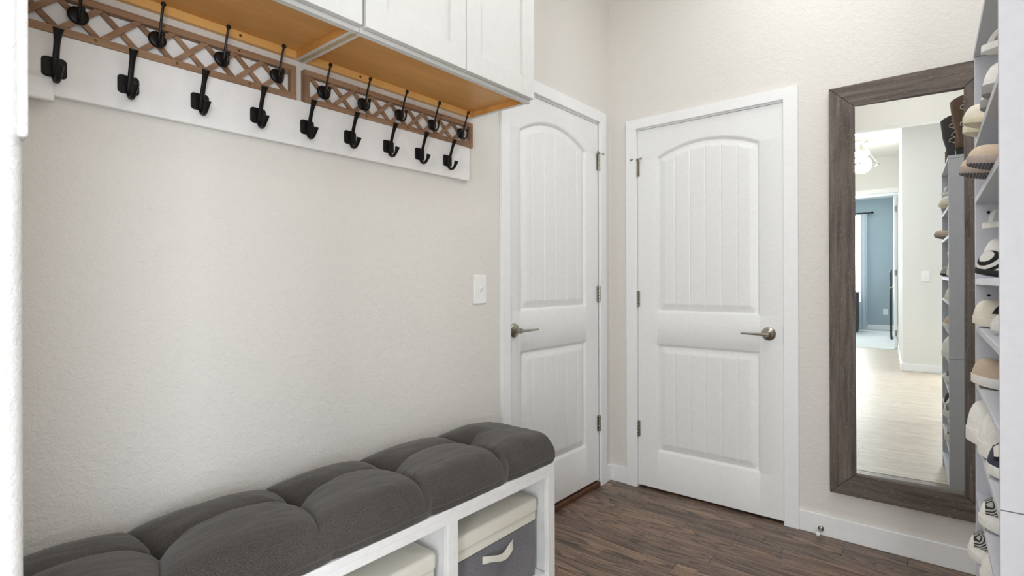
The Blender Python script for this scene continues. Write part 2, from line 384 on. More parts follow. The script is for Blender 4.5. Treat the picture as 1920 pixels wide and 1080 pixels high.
# casings
def casing(name, boxs): struct(mbox(name, boxs, 'trim_white', bev=0.002))
casing('trim_2', [(0, 0.017, 1.823, 1.881, 0, 2.09), (0, 0.017, 2.692, 2.757, 0, 2.09), (0, 0.0172, 1.823, 2.757, 2.088, 2.150)])
casing('trim_3', [(0.117, 0.181, YB - 0.017, YB, 0, 2.045), (0.948, 1.012, YB - 0.017, YB, 0, 2.045), (0.117, 1.012, YB - 0.0172, YB, 2.043, 2.096)])
casing('trim_4', [(1.545, 1.605, -4.56, -4.542, 0, 2.44), (0.56, 0.622, -4.56, -4.542, 0, 2.44), (0.56, 1.605, -4.56, -4.5418, 2.44, 2.51), (0.62, 0.64, -4.69, -4.56, 0, 2.44), (1.525, 1.545, -4.62, -4.56, 0, 2.44)])
# jambs + threshold
struct(mbox('trim_5', [(-0.1, 0.0, 1.866, 1.879, 0, 2.09), (-0.1, 0.0, 2.688, 2.70, 0, 2.09), (-0.1, 0, 1.866, 2.70, 2.078, 2.1)], 'trim_white'))
struct(mbox('trim_6', [(0.168, 0.1805, YB, YB + 0.1, 0, 2.05), (0.948, 0.96, YB, YB + 0.1, 0, 2.05), (0.168, 0.96, YB, YB + 0.1, 2.036, 2.06)], 'trim_white'))
struct(box('trim_7', -0.09, 0.012, 1.881, 2.69, 0.0, 0.026, 'threshold_brown', bev=0.004))

# ---- moulded two panel doors with planked, arched panels
def door_leaf(name, parent, w, h, panels, grooves, place, thick=0.035, sc=1.0):
    """panels: (u0,u1,v0,v1,arch); place(u, v, depth) -> world"""
    us = {0.0, w}; vs_ = {0.0, h}
    offs = (0.0, 0.003, 0.007, 0.011, 0.014, 0.03, 0.046, 0.050)
    for (u0, u1, v0, v1, ar) in panels:
        for o_ in offs: us |= {u0 + o_, u1 - o_}; vs_ |= {v0 + o_}
        if not ar:
            for o_ in offs: vs_ |= {v1 - o_}
        else:
            n = int((ar + 0.06) / 0.0035)
            for i in range(n + 1): vs_.add(v1 - ar - 0.056 + i * (ar + 0.058) / n)
            for i in range(60): us.add(u0 + (u1 - u0) * i / 60)
        vs_ |= {v0 + 0.055, v1 - ar - 0.06}
    for g in grooves:
        for o_ in (-0.006, -0.004, -0.0015, 0, 0.0015, 0.004, 0.006): us.add(g + o_)
    def clean(s):
        s = sorted(s); out = [s[0]]
        for q in s[1:]:
            if q - out[-1] > 0.0007: out.append(q)
        out[-1] = s[-1]; return out
    us, vs_ = clean(us), clean(vs_)
    def prof(d):
        P = ((0, 0), (0.003, 0.002), (0.007, 0.0045), (0.011, 0.0125), (0.014, 0.014), (0.046, 0.004), (0.050, 0.0030))
        if d <= 0: return 0.0
        for (a, da), (b_, db) in zip(P, P[1:]):
            if d <= b_: return da + (db - da) * (d - a) / (b_ - a)
        return 0.003
    def depth(u, v):
        best = 0.0; 
        for (u0, u1, v0, v1, ar) in panels:
            if u < u0 or u > u1 or v < v0 or v > v1: continue
            c = (u0 + u1) / 2; hw = (u1 - u0) / 2
            if ar:
                R = (hw * hw + ar * ar) / (2 * ar); cy = v1 - R
                top = R - math.hypot(u - c, v - cy)
            else: top = v1 - v
            d = min(u - u0, u1 - u, v - v0, top)
            best = prof(d)
            if d > 0.034:
                for g in grooves:
                    q = abs(u - g)
                    if q < 0.005: best = max(best, 0.003 + 0.0032 * (1 - q / 0.005))
        return best
    nu, nv = len(us), len(vs_)
    V = [place(u, v, depth(u, v)) for v in vs_ for u in us]
    F = [(j * nu + i, j * nu + i + 1, (j + 1) * nu + i + 1, (j + 1) * nu + i) for j in range(nv - 1) for i in range(nu - 1)]
    # back and rim
    n = len(V); rim = [i for i in range(nu)] + [j * nu + nu - 1 for j in range(1, nv)] + [(nv - 1) * nu + i for i in range(nu - 2, -1, -1)] + [j * nu for j in range(nv - 2, 0, -1)]
    for i in rim:
        j, k = divmod(i, nu); V.append(place(us[k], vs_[j], thick))
    m_ = len(rim)
    for a in range(m_): F.append((rim[a], rim[(a + 1) % m_], n + (a + 1) % m_, n + a))
    F.append(tuple(range(n, n + m_)))
    return mk(name, V, F, 'door_white', parent, smooth=True)
def hinge(parent, P, stop=False):
    """P(u, v, out): u sideways, v up, out of wall; knuckle barrel with leaf and ball tips"""
    def L(r, v0, v1): return [P(0, v0, 0.006), r, v1 - v0]
    c = Vector(P(0, 0, 0.007))
    parts = []
    for k in range(5):
        z0 = -0.045 + k * 0.018
        parts.append(lathe([(0.0068, z0 + 0.0008), (0.0072, z0 + 0.002), (0.0072, z0 + 0.016), (0.0068, z0 + 0.0172)], c, 'Z', 12))
    h = mk('hinge', *join(*parts), 'nickel', parent, smooth=True)
    mk('leaf_plate', *prism([(-0.016, -0.045), (0.014, -0.045), (0.014, 0.045), (-0.016, 0.045)], 0.0, 0.0025, lambda u, v, o: P(u, v, o)), 'nickel', h)
    if stop:
        a = Vector(P(-0.030, 0.051, 0.018)); b_ = Vector(P(0.030, 0.051, 0.018)); m_ = Vector(P(0, 0.051, 0.009))
        mk('pin_stop', *join(tube([a, m_, b_], 0.0038, 8), ball(a, 0.0072), ball(b_, 0.0072), lathe([(0.009, 0.046), (0.009, 0.055)], c, 'Z', 12)), 'nickel', h, smooth=True)
def lever(parent, P, side):
    """rosette and straight lever; P(u, v, out)"""
    root = None
    prof = [(0.033, 0.0), (0.033, 0.004), (0.030, 0.008), (0.018, 0.011), (0.0125, 0.015), (0.0125, 0.045), (0.0115, 0.049)]
    n = 24; V, F = [], []
    for r, o in prof:
        for k in range(n): a = 2 * PI * k / n; V.append(P(r * math.cos(a), r * math.sin(a), o))
    for i in range(len(prof) - 1):
        for k in range(n): F.append((i * n + k, i * n + (k + 1) % n, (i + 1) * n + (k + 1) % n, (i + 1) * n + k))
    F.append(tuple(range((len(prof) - 1) * n, len(prof) * n))); F.append(tuple(range(n)))
    h = mk('handle_rosette', V, F, 'nickel', parent, smooth=True)
    pts = [P(side * -0.012, 0, 0.050), P(side * 0.02, 0, 0.053), P(side * 0.06, 0, 0.055), P(side * 0.108, 0, 0.054), P(side * 0.116, 0, 0.054)]
    mk('lever', *tube(pts, [0.010, 0.0095, 0.0075, 0.0065, 0.0055], 12, flat=0.75), 'nickel', h, smooth=True)

# door 1 (on the left wall)
d1 = struct(thing('door_1', (0, 2.284, 0.034), 'white arched two panel door beside the bench', 'door'))
P1 = lambda u, v, d: (-0.002 - d, 1.8815 + u, 0.036 + v)
door_leaf('door_slab', d1, 0.804, 2.040, [(0.093, 0.683, 0.995, 1.945, 0.082), (0.093, 0.683, 0.212, 0.811, 0)], [0.187, 0.2895, 0.388, 0.4865, 0.589], P1)
for v, s in ((1.8586, True), (1.1024, False), (0.3603, False)): hinge(d1, lambda u, vv, o, v=v: (o, 2.688 + u, v + vv), s)
lever(d1, lambda u, v, o: (-0.002 + o, 1.925 + u, 0.946 + v), 1)
# door 2 (on the far wall)
d2 = struct(thing('door_2', (0.563, YB, 0.0), 'white arched two panel door on the far wall', 'door'))
P2 = lambda u, v, d: (0.1825 + u, YB + 0.002 + d, 0.014 + v)
door_leaf('door_slab', d2, 0.764, 2.020, [(0.112, 0.657, 0.985, 1.918, 0.066), (0.112, 0.657, 0.205, 0.812, 0)], [0.218, 0.302, 0.385, 0.466, 0.549], P2)
for v, s in ((1.8192, True), (1.0744, False), (0.3344, False)): hinge(d2, lambda u, vv, o, v=v: (0.1815 + u, YB - o, v + vv), s)
lever(d2, lambda u, v, o: (0.878 + u, YB + 0.002 - o, 0.914 + v), -1)
box('strike_edge', 0.944, 0.9475, YB - 0.002, YB + 0.02, 0.86, 0.95, 'nickel', d2, bev=0.0005)
# door 3 (bedroom, stands open)
d3 = struct(thing('door_3', (1.50, -4.7, 0.0), 'white bedroom door standing open, seen in the mirror', 'door'))
P3 = lambda u, v, d: (1.480 + d, -4.70 - u, 0.012 + v)
door_leaf('door_slab', d3, 0.80, 2.41, [(0.10, 0.70, 1.05, 2.29, 0.07), (0.10, 0.70, 0.22, 0.86, 0)], [0.25, 0.35, 0.45, 0.55], P3)
for v in (2.2, 1.2, 0.25): hinge(d3, lambda u, vv, o, v=v: (1.500 + u, -4.690 + o, v + vv))
lever(d3, lambda u, v, o: (1.480 - o, -5.43 + u, 0.95 + v), 1)
# bedroom window
w1 = struct(thing('window_1', (0.325, -8.09, 0.7), 'bedroom window behind sheer curtains, seen in the mirror', 'window'))
mbox('window_frame', [(-0.35, -0.30, -8.12, -8.05, 0.7, 2.4), (0.95, 1.0, -8.12, -8.05, 0.7, 2.4), (-0.35, 1.0, -8.12, -8.05, 0.7, 0.75), (-0.35, 1.0, -8.12, -8.05, 2.35, 2.4), (0.30, 0.35, -8.11, -8.06, 0.7, 2.4)], 'trim_white', w1)
box('pane', -0.30, 0.30, -8.09, -8.085, 0.75, 2.35, 'window_glass', w1, bev=0); box('pane', 0.35, 0.95, -8.09, -8.085, 0.75, 2.35, 'window_glass', w1, bev=0)

# ================================================================== BENCH
B0, B1, BD = 0.122, 1.636, 0.43
bench = thing('storage_bench', (0.215, 0.88, 0), 'white painted storage bench with open cubbies under the dark cushion', 'bench')
box('top_board', 0.016, BD, B0, B1, 0.478, 0.5, 'bench_white', bench, 0.002)
box('top_rail', BD - 0.02, BD - 0.0005, B0, B1 - 0.041, 0.4555, 0.4795, 'bench_white', bench, 0.0015)
DV = (0.6275, 1.112)
box('bottom_board', 0.016, BD - 0.02, B0, B1 - 0.03, 0.075, 0.094, 'bench_white', bench, 0.0015)
box('bottom_rail', BD - 0.02, BD - 0.0005, B0, B1 - 0.041, 0.05, 0.094, 'bench_white', bench, 0.0015)
box('back_panel', 0.016, 0.022, B0, B1, 0.06, 0.478, 'bench_white', bench, 0)
for yy in DV:
    box('divider', 0.022, BD - 0.02, yy - 0.009, yy + 0.012, 0.094, 0.478, 'bench_white', bench, 0.001)
    box('front_post', BD - 0.02, BD, yy - 0.021, yy + 0.021, 0.0, 0.4797, 'bench_white', bench, 0.0015)
box('end_panel', 0.016, BD - 0.02, B1 - 0.024, B1, 0.0, 0.478, 'bench_white', bench, 0.001)
box('end_panel', 0.016, BD - 0.02, B0, B0 + 0.024, 0.0, 0.478, 'bench_white', bench, 0.001)
box('front_post', BD - 0.02, BD, B1 - 0.041, B1, 0.0, 0.4797, 'bench_white', bench, 0.0015)
box('front_post', BD - 0.02, BD, B0, B0 + 0.041, 0.0, 0.4797, 'bench_white', bench, 0.0015)
# ---- bins
def bin_(y0, y1, label, x1=0.395, h=0.378, soft=0.012):
    t_ = thing('storage_bin', ((0.04 + x1) / 2, (y0 + y1) / 2, 0.094), label, 'storage bin', 'lidded fabric bins in the bench cubbies')
    g = 0.008
    def rb(name, x0, x1_, ya, yb, z0, z1, r, mat, crown=0.0, par=t_):
        poly = rrect(x1_ - x0, yb - ya, r); cx, cy = (x0 + x1_) / 2, (ya + yb) / 2
        rings = [(1.0, z0)] ; n = len(poly)
        V, F = [], []
        lev = [(0.0, z0), (0.0, z1 - 0.012), (0.003, z1 - 0.004), (0.010, z1)] + ([(0.10, z1 + crown)] if crown else [])
        for ins, z in lev:
            for (a, b_) in poly: V.append((cx + a * (1 - ins / ((x1_ - x0) / 2)), cy + b_ * (1 - ins / ((yb - ya) / 2)), z))
        for i in range(len(lev) - 1):
            for k in range(n): F.append((i * n + k, i * n + (k + 1) % n, (i + 1) * n + (k + 1) % n, (i + 1) * n + k))
        F.append(tuple(range(n))); F.append(tuple(range((len(lev) - 1) * n, len(lev) * n)))
        return mk(name, V, F, mat, par, smooth=True)
    body = rb('body', 0.045, x1 - g, y0 + g, y1 - g, 0.095, h - 0.075, 0.012, 'grey_felt')
    rb('rim_band', 0.043, x1 - g + 0.002, y0 + g - 0.002, y1 - g + 0.002, h - 0.079, h - 0.036, 0.013, 'canvas_cream')
    lid = rb('lid', 0.04, x1, y0, y1, h - 0.043, h, 0.022, 'canvas_cream', 0.006)
    # strap handle: a band fixed at both ends, bowed outwards
    yc = (y0 + y1) / 2; pts = []
    V, F = [], []; n = 14
    for i in range(n + 1):
        s = i / n; yy = yc - 0.078 + 0.156 * s; o = 0.022 * math.sin(PI * s) ** 0.8; tw = 0.9 * math.sin(2 * PI * s) * 0.4
        z = h - 0.118 + 0.003 * math.sin(3 * PI * s); hw = 0.0125
        for sg in (-1, 1):
            for th in (0, 0.0025):
                V.append((x1 - g + 0.0005 + o + th + sg * hw * math.sin(tw), yy, z + sg * hw * math.cos(tw) - 0.008 * math.sin(PI * s)))
    for i in range(n):
        a, b_ = i * 4, i * 4 + 4
        for q in ((0, 1), (1, 3), (3, 2), (2, 0)): F.append((a + q[0], a + q[1], b_ + q[1], b_ + q[0]))
    F.append((0, 1, 3, 2)); F.append((n * 4, n * 4 + 1, n * 4 + 3, n * 4 + 2))
    mk('strap_handle', V, F, 'canvas_cream', t_, smooth=True)
    return t_
bin_(1.142, 1.584, 'grey felt bin with cream lid in the cubby at the bench end nearest the doors')
bin_(0.66, 1.083, 'cream lidded bin in the middle cubby, only its lid corner showing', 0.398, 0.372)

# ---- cushion
cu = thing('bench_cushion', (0.23, 0.88, 0.5), 'long tufted charcoal linen cushion lying on the white bench', 'cushion')
CX0, CX1, CY0, CY1 = 0.014, 0.437, 0.124, 1.630
ZS = 0.524
TY = [0.10, 0.416, 0.745, 1.060, 1.400, 1.66]; TX = 0.205
def cush_top(x, y_):
    u = (x - CX0) / (CX1 - CX0) * 2 - 1
    e = max(0.0, 1 - abs(u) ** (10.0 if u > 0 else 3.0)) ** 0.5
    d_end = min(y_ - CY0, CY1 - y_); e2 = min(1.0, max(0.0, d_end) / 0.02); e2 = (1 - (1 - e2) ** 2.4) ** 0.5
    e2 *= 0.86 + 0.14 * min(1.0, d_end / 0.12)
    wob = 0.006 * noise.noise(Vector((x * 9, y_ * 5, 1.3)))
    dx = abs(x - TX); soft = 0.0; sharp = 0.0; tuft = 0.0
    for ty in TY[1:-1]:
        yc = ty - (0.27 * (x - TX) if x > TX else 0.15 * (TX - x))
        dy = abs(y_ - yc + wob)
        soft = max(soft, math.exp(-(dy / 0.055) ** 1.3) * (0.15 + 0.16 * math.exp(-(dx / 0.12) ** 2)))
        sharp = max(sharp, math.exp(-dy / 0.0075) * (0.17 if dx > 0.03 else 0.25))
        tuft = max(tuft, math.exp(-math.hypot(dx, y_ - ty) / 0.045) * 0.27)
    lob = 0.0
    for a, b_ in zip(TY, TY[1:]):
        if a <= y_ <= b_: lob = math.sin(PI * (y_ - a) / (b_ - a))
    dc = abs(x - TX + 0.012 * lob); fade = max(0.0, 1 - (y_ - TY[-2]) / 0.12) if y_ > TY[-2] else 1.0
    soft2 = math.exp(-(dc / 0.05) ** 1.3) * 0.16 * fade * (1 - 0.25 * lob); sharp2 = math.exp(-dc / 0.008) * 0.13 * fade * (1 - 0.75 * lob)
    k = 1.0 - max(soft, soft2) - 0.4 * min(soft, soft2) - max(sharp, sharp2) - tuft
    wr = 0.0020 * noise.noise(Vector((x * 24, y_ * 14, 4.0))) + 0.0010 * noise.noise(Vector((x * 60, y_ * 22, 9.0)))
    wr += 0.0035 * noise.noise(Vector((y_ * 46, x * 7, 2.0))) * max(soft, 0.05) / 0.15 * max(0.0, u - 0.3)
    return ZS + max(0.0, 0.098 * max(0.12, k) * e * e2 + wr * e * e2)
nu, nv = 110, 440
V, F = [], []
us = [(1 - math.cos(PI * i / nu)) / 2 * 0.55 + 0.45 * i / nu for i in range(nu + 1)]
for j in range(nv + 1):
    s = j / nv; s = ((1 - math.cos(PI * s)) / 2) * 0.2 + 0.8 * s
    yy = CY0 + (CY1 - CY0) * s
    for i in range(nu + 1):
        xx = CX0 + (CX1 - CX0) * us[i]
        z = cush_top(xx, yy)
        # the filled body leans a little over its seam
        k = min(1.0, (z - ZS) / 0.03)
        bx = 0.006 * math.sin(PI * min(1, (z - ZS) / 0.06)) * (1 if us[i] > 0.5 else 0) * (us[i] > 0.9)
        # scallop: seam is pulled in at the creases
        pull = sum(math.exp(-abs(yy - (ty - 0.028)) / 0.03) for ty in TY[1:-1]) * 0.010 * max(0, (us[i] - 0.7) / 0.3)
        V.append((xx + bx - pull, yy, z))
top = list(range(len(V)))
for j in range(nv):
    for i in range(nu): a = j * (nu + 1) + i; F.append((a, a + 1, a + nu + 2, a + nu + 1))
mk('top_panel', V, F, 'charcoal_linen', cu, smooth=True)
# gusset under the seam
rim = [(i, 0) for i in range(nu + 1)] + [(nu, j) for j in range(1, nv + 1)] + [(i, nv) for i in range(nu - 1, -1, -1)] + [(0, j) for j in range(nv - 1, 0, -1)]
RV = [V[j * (nu + 1) + i] for i, j in rim]
cxm, cym = (CX0 + CX1) / 2, (CY0 + CY1) / 2
GV, GF = [], []
lev = [(0.0, 0.524), (-0.002, 0.518), (-0.004, 0.510), (-0.008, 0.5015)]
for ins, z in lev:
    for (x, y_, _) in RV:
        wx = 0.0018 * noise.noise(Vector((y_ * 26, z * 30, x * 20)))
        GV.append((x + (ins + wx) * (1 if x > cxm else -1) * (abs(x - cxm) > 0.17), y_ + (ins) * (1 if y_ > cym else -1) * (abs(y_ - cym) > 0.73), z))
n = len(RV)
for i in range(len(lev) - 1):
    for k in range(n): GF.append((i * n + k, i * n + (k + 1) % n, (i + 1) * n + (k + 1) % n, (i + 1) * n + k))
GF.append(tuple(range((len(lev) - 1) * n, len(lev) * n)))
mk('gusset', GV, GF, 'charcoal_linen', cu, smooth=True)
mk('seam_piping', *tube([(x, y_, 0.524) for x, y_, _ in RV[::3]] + [(RV[0][0], RV[0][1], 0.524)], 0.0022, 6), 'charcoal_thread', cu, smooth=True)
for ty in TY[1:-1]:
    z = cush_top(TX, ty)
    mk('tuft_stitch', *ball((TX, ty, z + 0.001), 0.007, 10, (1, 1, 0.45)), 'charcoal_thread', cu, smooth=True)

# ================================================================== WALL CABINETS
def cabinet(y0, y1, split, label):
    c = thing('wall_cabinet', (0.16, (y0 + y1) / 2, 1.86), label, 'cabinet', 'white shaker cabinets over the bench')
    z0, zt, xd = 1.861, 2.64, 0.298
    box('bottom_panel', 0.018, xd, y0 + 0.016, y1 - 0.016, 1.885, 1.897, 'ply_amber', c, 0)
    for a, b_ in ((y0, y0 + 0.016), (y1 - 0.016, y1)):
        s = box('side_panel', 0, xd, a, b_, z0 + 0.002, zt, 'cabinet_white', c, 0.0006)
        i0 = b_ if a == y0 else a - 0.0012
        box('ply_side', 0.018, xd, i0, i0 + 0.0012, z0 + 0.0022, 1.885, 'ply_amber', s, 0)
        if (y0 < 0.5 and a != y0) or (y0 > 0.5 and a == y0): box('raw_edge', 0.0, xd, a + (0.010 if a != y0 else 0.0), b_ - (0.0 if a != y0 else 0.010), z0 + 0.0012, z0 + 0.002, 'ply_edge', s, 0)
    box('hanging_rail', 0.0005, 0.018, y0 + 0.016, y1 - 0.016, z0 + 0.002, 1.90, 'ply_amber_light', c, 0.0005)
    for k in (0.27, 0.75):
        yy = y0 + (y1 - y0) * k
        mk('rail_screw', *lathe([(0.004, 0.0175), (0.004, 0.0192), (0.002, 0.0197)], (0, yy, 1.874), 'X', 12), 'screw_brass', c, smooth=True)
    mbox('face_frame', [(xd, 0.317, y0, y0 + 0.038, z0, zt), (xd, 0.317, y1 - 0.038, y1, z0, zt), (xd, 0.317, y0 + 0.038, y1 - 0.038, z0, z0 + 0.03), (xd, 0.317, y0 + 0.038, y1 - 0.038, zt - 0.03, zt)], 'cabinet_white', c)
    box('top_panel', 0, xd, y0 + 0.016, y1 - 0.016, zt - 0.016, zt, 'cabinet_white', c, 0)
    box('back_panel', 0, 0.006, y0 + 0.016, y1 - 0.016, 1.90, zt - 0.016, 'cabinet_white', c, 0)
    for a, b_ in ((y0 + 0.006, split - 0.002), (split + 0.002, y1 - 0.001)):
        d = mbox('cabinet_door', [(0.319, 0.328, a + 0.05, b_ - 0.05, 1.92, zt - 0.05)], 'cabinet_white', c)
        sw, z_0, z_1 = 0.070, 1.873, zt - 0.008
        mbox('stile', [(0.319, 0.338, a, a + sw, z_0, z_1)], 'cabinet_white', d, 0.0012)
        mbox('stile', [(0.319, 0.338, b_ - sw, b_, z_0, z_1)], 'cabinet_white', d, 0.0012)
        mbox('rail', [(0.319, 0.3378, a + sw, b_ - sw, z_0, z_0 + sw)], 'cabinet_white', d, 0.0012)
        mbox('rail', [(0.319, 0.3378, a + sw, b_ - sw, z_1 - sw, z_1)], 'cabinet_white', d, 0.0012)
    return c
cabinet(0.122, 0.867, 0.49, 'white shaker wall cabinet cut by the top edge of the picture, left of its neighbour')
cabinet(0.871, 1.640, 1.269, 'white shaker wall cabinet with amber plywood underside, next to the doors')

# ================================================================== HOOK BOARD, LATTICE PANELS, HOOKS
tag(box('hook_board', 0.0, 0.018, 0.122, 1.6136, 1.5945, 1.7355, 'board_white', None, 0.0025), 'long white painted board carrying the square plated hooks', 'board')
tag(box('end_block', 0.0185, 0.034, 0.122, 0.270, 1.578, 1.628, 'board_white', None, 0.004), 'small white block at the left end of the hook board', 'block')
def lattice(y0, y1, label, hy, z0=1.7335, z1=1.836):
    t_ = thing('lattice_panel', (0.0, (y0 + y1) / 2, z0), label, 'lattice panel', 'wooden lattice strips under the cabinets')
    fw, fx = 0.0175, 0.024
    box('backing', 0.0, 0.004, y0 + 0.004, y1 - 0.004, z0 + 0.003, z1 - 0.003, 'board_white', t_, 0)
    box('frame_rail', 0.0, fx, y0, y1, z0, z0 + fw, 'lattice_wood_y', t_, 0.0012)
    box('frame_rail', 0.0, fx, y0, y1, z1 - fw, z1, 'lattice_wood_y', t_, 0.0012)
    box('frame_end', 0.0, fx - 0.0004, y0, y0 + fw, z0 + fw, z1 - fw, 'lattice_wood_z', t_, 0.001)
    box('frame_end', 0.0, fx - 0.0004, y1 - fw, y1, z0 + fw, z1 - fw, 'lattice_wood_z', t_, 0.001)
    ya, yb, za, zb = y0 + fw - 0.002, y1 - fw + 0.002, z0 + fw - 0.002, z1 - fw + 0.002
    H = zb - za; pitch = 0.0775; sw = 0.0062
    def slat(yc, sg, xa, xb):
        # parallelogram strip clipped to the opening; dy per dz = 1.06
        k = 1.06 * sg; hw = sw * math.hypot(1, k)
        def clip(poly):
            for lim, s in ((ya, 1), (yb, -1)):
                out = []
                for p, q in zip(poly, poly[1:] + poly[:1]):
                    ip, iq = s * (p[0] - lim) >= 0, s * (q[0] - lim) >= 0
                    if ip: out.append(p)
                    if ip != iq:
                        f_ = (lim - p[0]) / (q[0] - p[0]); out.append((lim, p[1] + f_ * (q[1] - p[1])))
                poly = out
                if not poly: return None
            return poly
        zc = (za + zb) / 2
        poly = clip([(yc + k * (za - zc) - hw, za), (yc + k * (za - zc) + hw, za), (yc + k * (zb - zc) + hw, zb), (yc + k * (zb - zc) - hw, zb)])
        if poly and len(poly) > 2:
            mk('slat', *prism(poly, xa, xb, lambda a, b_, x: (x, a, b_)), 'lattice_wood_y' if True else '', t_)
    n = int((yb - ya) / pitch) + 3
    for i in range(-1, n + 1):
        yc = hy - (i - 1) * pitch
        slat(yc, -1, 0.006, 0.0125); slat(yc, 1, 0.0125, 0.0195)
    for k in (0.26, 0.5, 0.76):
        yy = y0 + (y1 - y0) * k
        for zz, dx in ((z1 - fw / 2, 0.0), (z0 + fw / 2, 0.03)):
            mk('frame_screw', *lathe([(0.0035, 0.0236), (0.0035, 0.0246), (0.0015, 0.0249)], (0, yy + dx, zz), 'X', 10), 'screw_brass', t_, smooth=True)
    return t_
lattice(0.13, 0.8455, 'weathered wooden lattice strip with four visible round hooks, left one', 0.7845)
lattice(0.8725, 1.627, 'weathered wooden lattice strip with five round hooks, nearest the doors', 1.5571)

def square_hook():
    r = thing('square_plate_hook', (0.018, 0, 1.657), 'x', 'hook', 'black square plated hooks on the white board')
    mk('back_plate', *prism(rrect(0.046, 0.046, 0.009), 0.0, 0.005, lambda a, b_, x: (x, a * (1 - 0.06 * (x > 0.001)), b_ * (1 - 0.06 * (x > 0.001)))), 'iron_black', r, local=True, smooth=False, bev=0.0012)
    up = bez((0.006, 0, -0.018), (0.016, 0, 0.0), (0.018, 0, 0.03), (0.045, 0, 0.076), 12)
    rad = [0.0062] * 9 + [0.0062, 0.0066, 0.0082, 0.0105]
    mk('upper_prong', *tube(up, rad, 8, flat=0.75), 'iron_black', r, local=True, smooth=True)
    lo = bez((0.005, 0, -0.004), (0.006, 0, -0.048), (0.042, 0, -0.046), (0.053, 0, -0.008), 12)
    mk('lower_prong', *tube(lo, [0.0062] * 9 + [0.0058, 0.0062, 0.0078, 0.0092], 8, flat=0.8), 'iron_black', r, local=True, smooth=True)
    for s in (-1, 1):
        mk('plate_screw', *lathe([(0.0042, 0.0045), (0.0042, 0.0062), (0.002, 0.0068)], (0, s * 0.0145, 0), 'X', 10), 'wire_black', r, local=True, smooth=True)
    return r
def round_hook():
    r = thing('round_plate_hook', (0.0196, 0, 1.785), 'x', 'hook', 'black round plated hooks on the lattice strips')
    mk('round_plate', *lathe([(0.0205, 0.0), (0.0205, 0.003), (0.018, 0.006), (0.012, 0.0075)], (0, 0, 0), 'X', 22), 'wire_black', r, local=True, smooth=True)
    up = bez((0.006, 0, -0.008), (0.022, 0, -0.004), (0.022, 0, 0.035), (0.046, 0, 0.074), 12)
    mk('upper_prong', *join(tube(up, 0.0032, 8), ball((0.046, 0, 0.075), 0.0065)), 'wire_black', r, local=True, smooth=True)
    lo = bez((0.006, 0, -0.006), (0.010, 0, -0.034), (0.044, 0, -0.034), (0.040, 0, 0.002), 12)
    mk('lower_prong', *join(tube(lo, 0.0032, 8), ball((0.040, 0, 0.003), 0.006)), 'wire_black', r, local=True, smooth=True)
    return r
ORD = ['first', 'second', 'third', 'fourth', 'fifth', 'sixth', 'seventh', 'eighth', 'ninth']
ly = [0.272, 0.4124, 0.5737, 0.7294, 0.8825, 1.0368, 1.1947, 1.3397, 1.4836]
h0 = square_hook()
for i, yy in enumerate(ly):
    lab = 'black square plated double hook on the white board, %s from the left' % ORD[i]
    if i == 0: h0.location.y = yy; h0['label'] = lab
    else: dup(h0, (0.018, yy, 1.657), lab)
uy = [0.3143, 0.474, 0.6292, 0.7845, 0.9369, 1.0863, 1.2426, 1.4002, 1.5571]
h1 = round_hook()
for i, yy in enumerate(uy):
    lab = 'black round plated wire hook on the %s lattice strip, %s from the left' % (('left', ORD[i]) if i < 4 else ('right', ORD[i - 4]))
    z = 1.7895 if i < 4 else 1.782
    if i == 0: h1.location = (0.0196, yy, z); h1['label'] = lab
    else: dup(h1, (0.0196, yy, z), lab)

# ================================================================== SWITCHES, OUTLET, DOOR STOP
sw = thing('light_switch', (0, 1.690, 1.078), 'white single toggle light switch on the wall by the bench door', 'light switch')
box('switch_plate', 0.0, 0.006, 1.6515, 1.728, 1.0785, 1.2034, 'plastic_white', sw, 0.003)
box('toggle_slot', 0.0055, 0.0072, 1.6845, 1.695, 1.128, 1.153, 'plastic_white', sw, 0.0005)
mk('toggle', *prism([(0.0065, 1.134), (0.0065, 1.147), (0.017, 1.153), (0.017, 1.146)], 1.6865, 1.693, lambda a, b_, y_: (a, y_, b_)), 'plastic_white', sw, bev=0.0008)
for z in (1.111, 1.171): mk('plate_screw', *lathe([(0.003, 0.0055), (0.003, 0.0066)], (0, 1.6898, z), 'X', 10), 'plastic_white', sw, smooth=True)
s2 = thing('light_switch', (1.755, -2.49, 1.09), 'white double rocker switch on the hall wall, seen in the mirror', 'light switch')
box('switch_plate', 1.718, 1.798, -2.49, -2.484, 1.09, 1.217, 'plastic_white', s2, 0.002)
for a in (1.730, 1.763): box('rocker', a, a + 0.024, -2.484, -2.480, 1.12, 1.187, 'trim_white', s2, 0.0015)
ot = thing('wall_outlet', (1.37, -8.03, 0.32), 'white wall outlet on the blue bedroom wall', 'outlet')
box('outlet_plate', 1.33, 1.41, -8.03, -8.023, 0.32, 0.44, 'plastic_white', ot, 0.002)
for z in (0.345, 0.39): box('socket', 1.352, 1.388, -8.023, -8.021, z, z + 0.03, 'trim_white', ot, 0.001)
ds = thing('door_stop', (1.103, YB - 0.013, 0.03), 'small nickel door stop screwed to the baseboard under the mirror', 'door stop')
Yb = YB - 0.013
mk('stop_base', *lathe([(0.0125, 0.0), (0.0125, -0.003), (0.009, -0.006), (0.005, -0.008)], (1.103, Yb, 0.032), 'Y', 16), 'nickel', ds, smooth=True)
mk('stop_rod', *tube([(1.103, Yb - 0.006, 0.032), (1.103, Yb - 0.03, 0.0315), (1.103, Yb - 0.062, 0.030)], [0.005, 0.0042, 0.0045], 12), 'nickel', ds, smooth=True)
mk('stop_tip', *lathe([(0.006, -0.058), (0.0085, -0.061), (0.0085, -0.073), (0.006, -0.076)], (1.103, Yb, 0.030), 'Y', 14), 'plastic_white', ds, smooth=True)

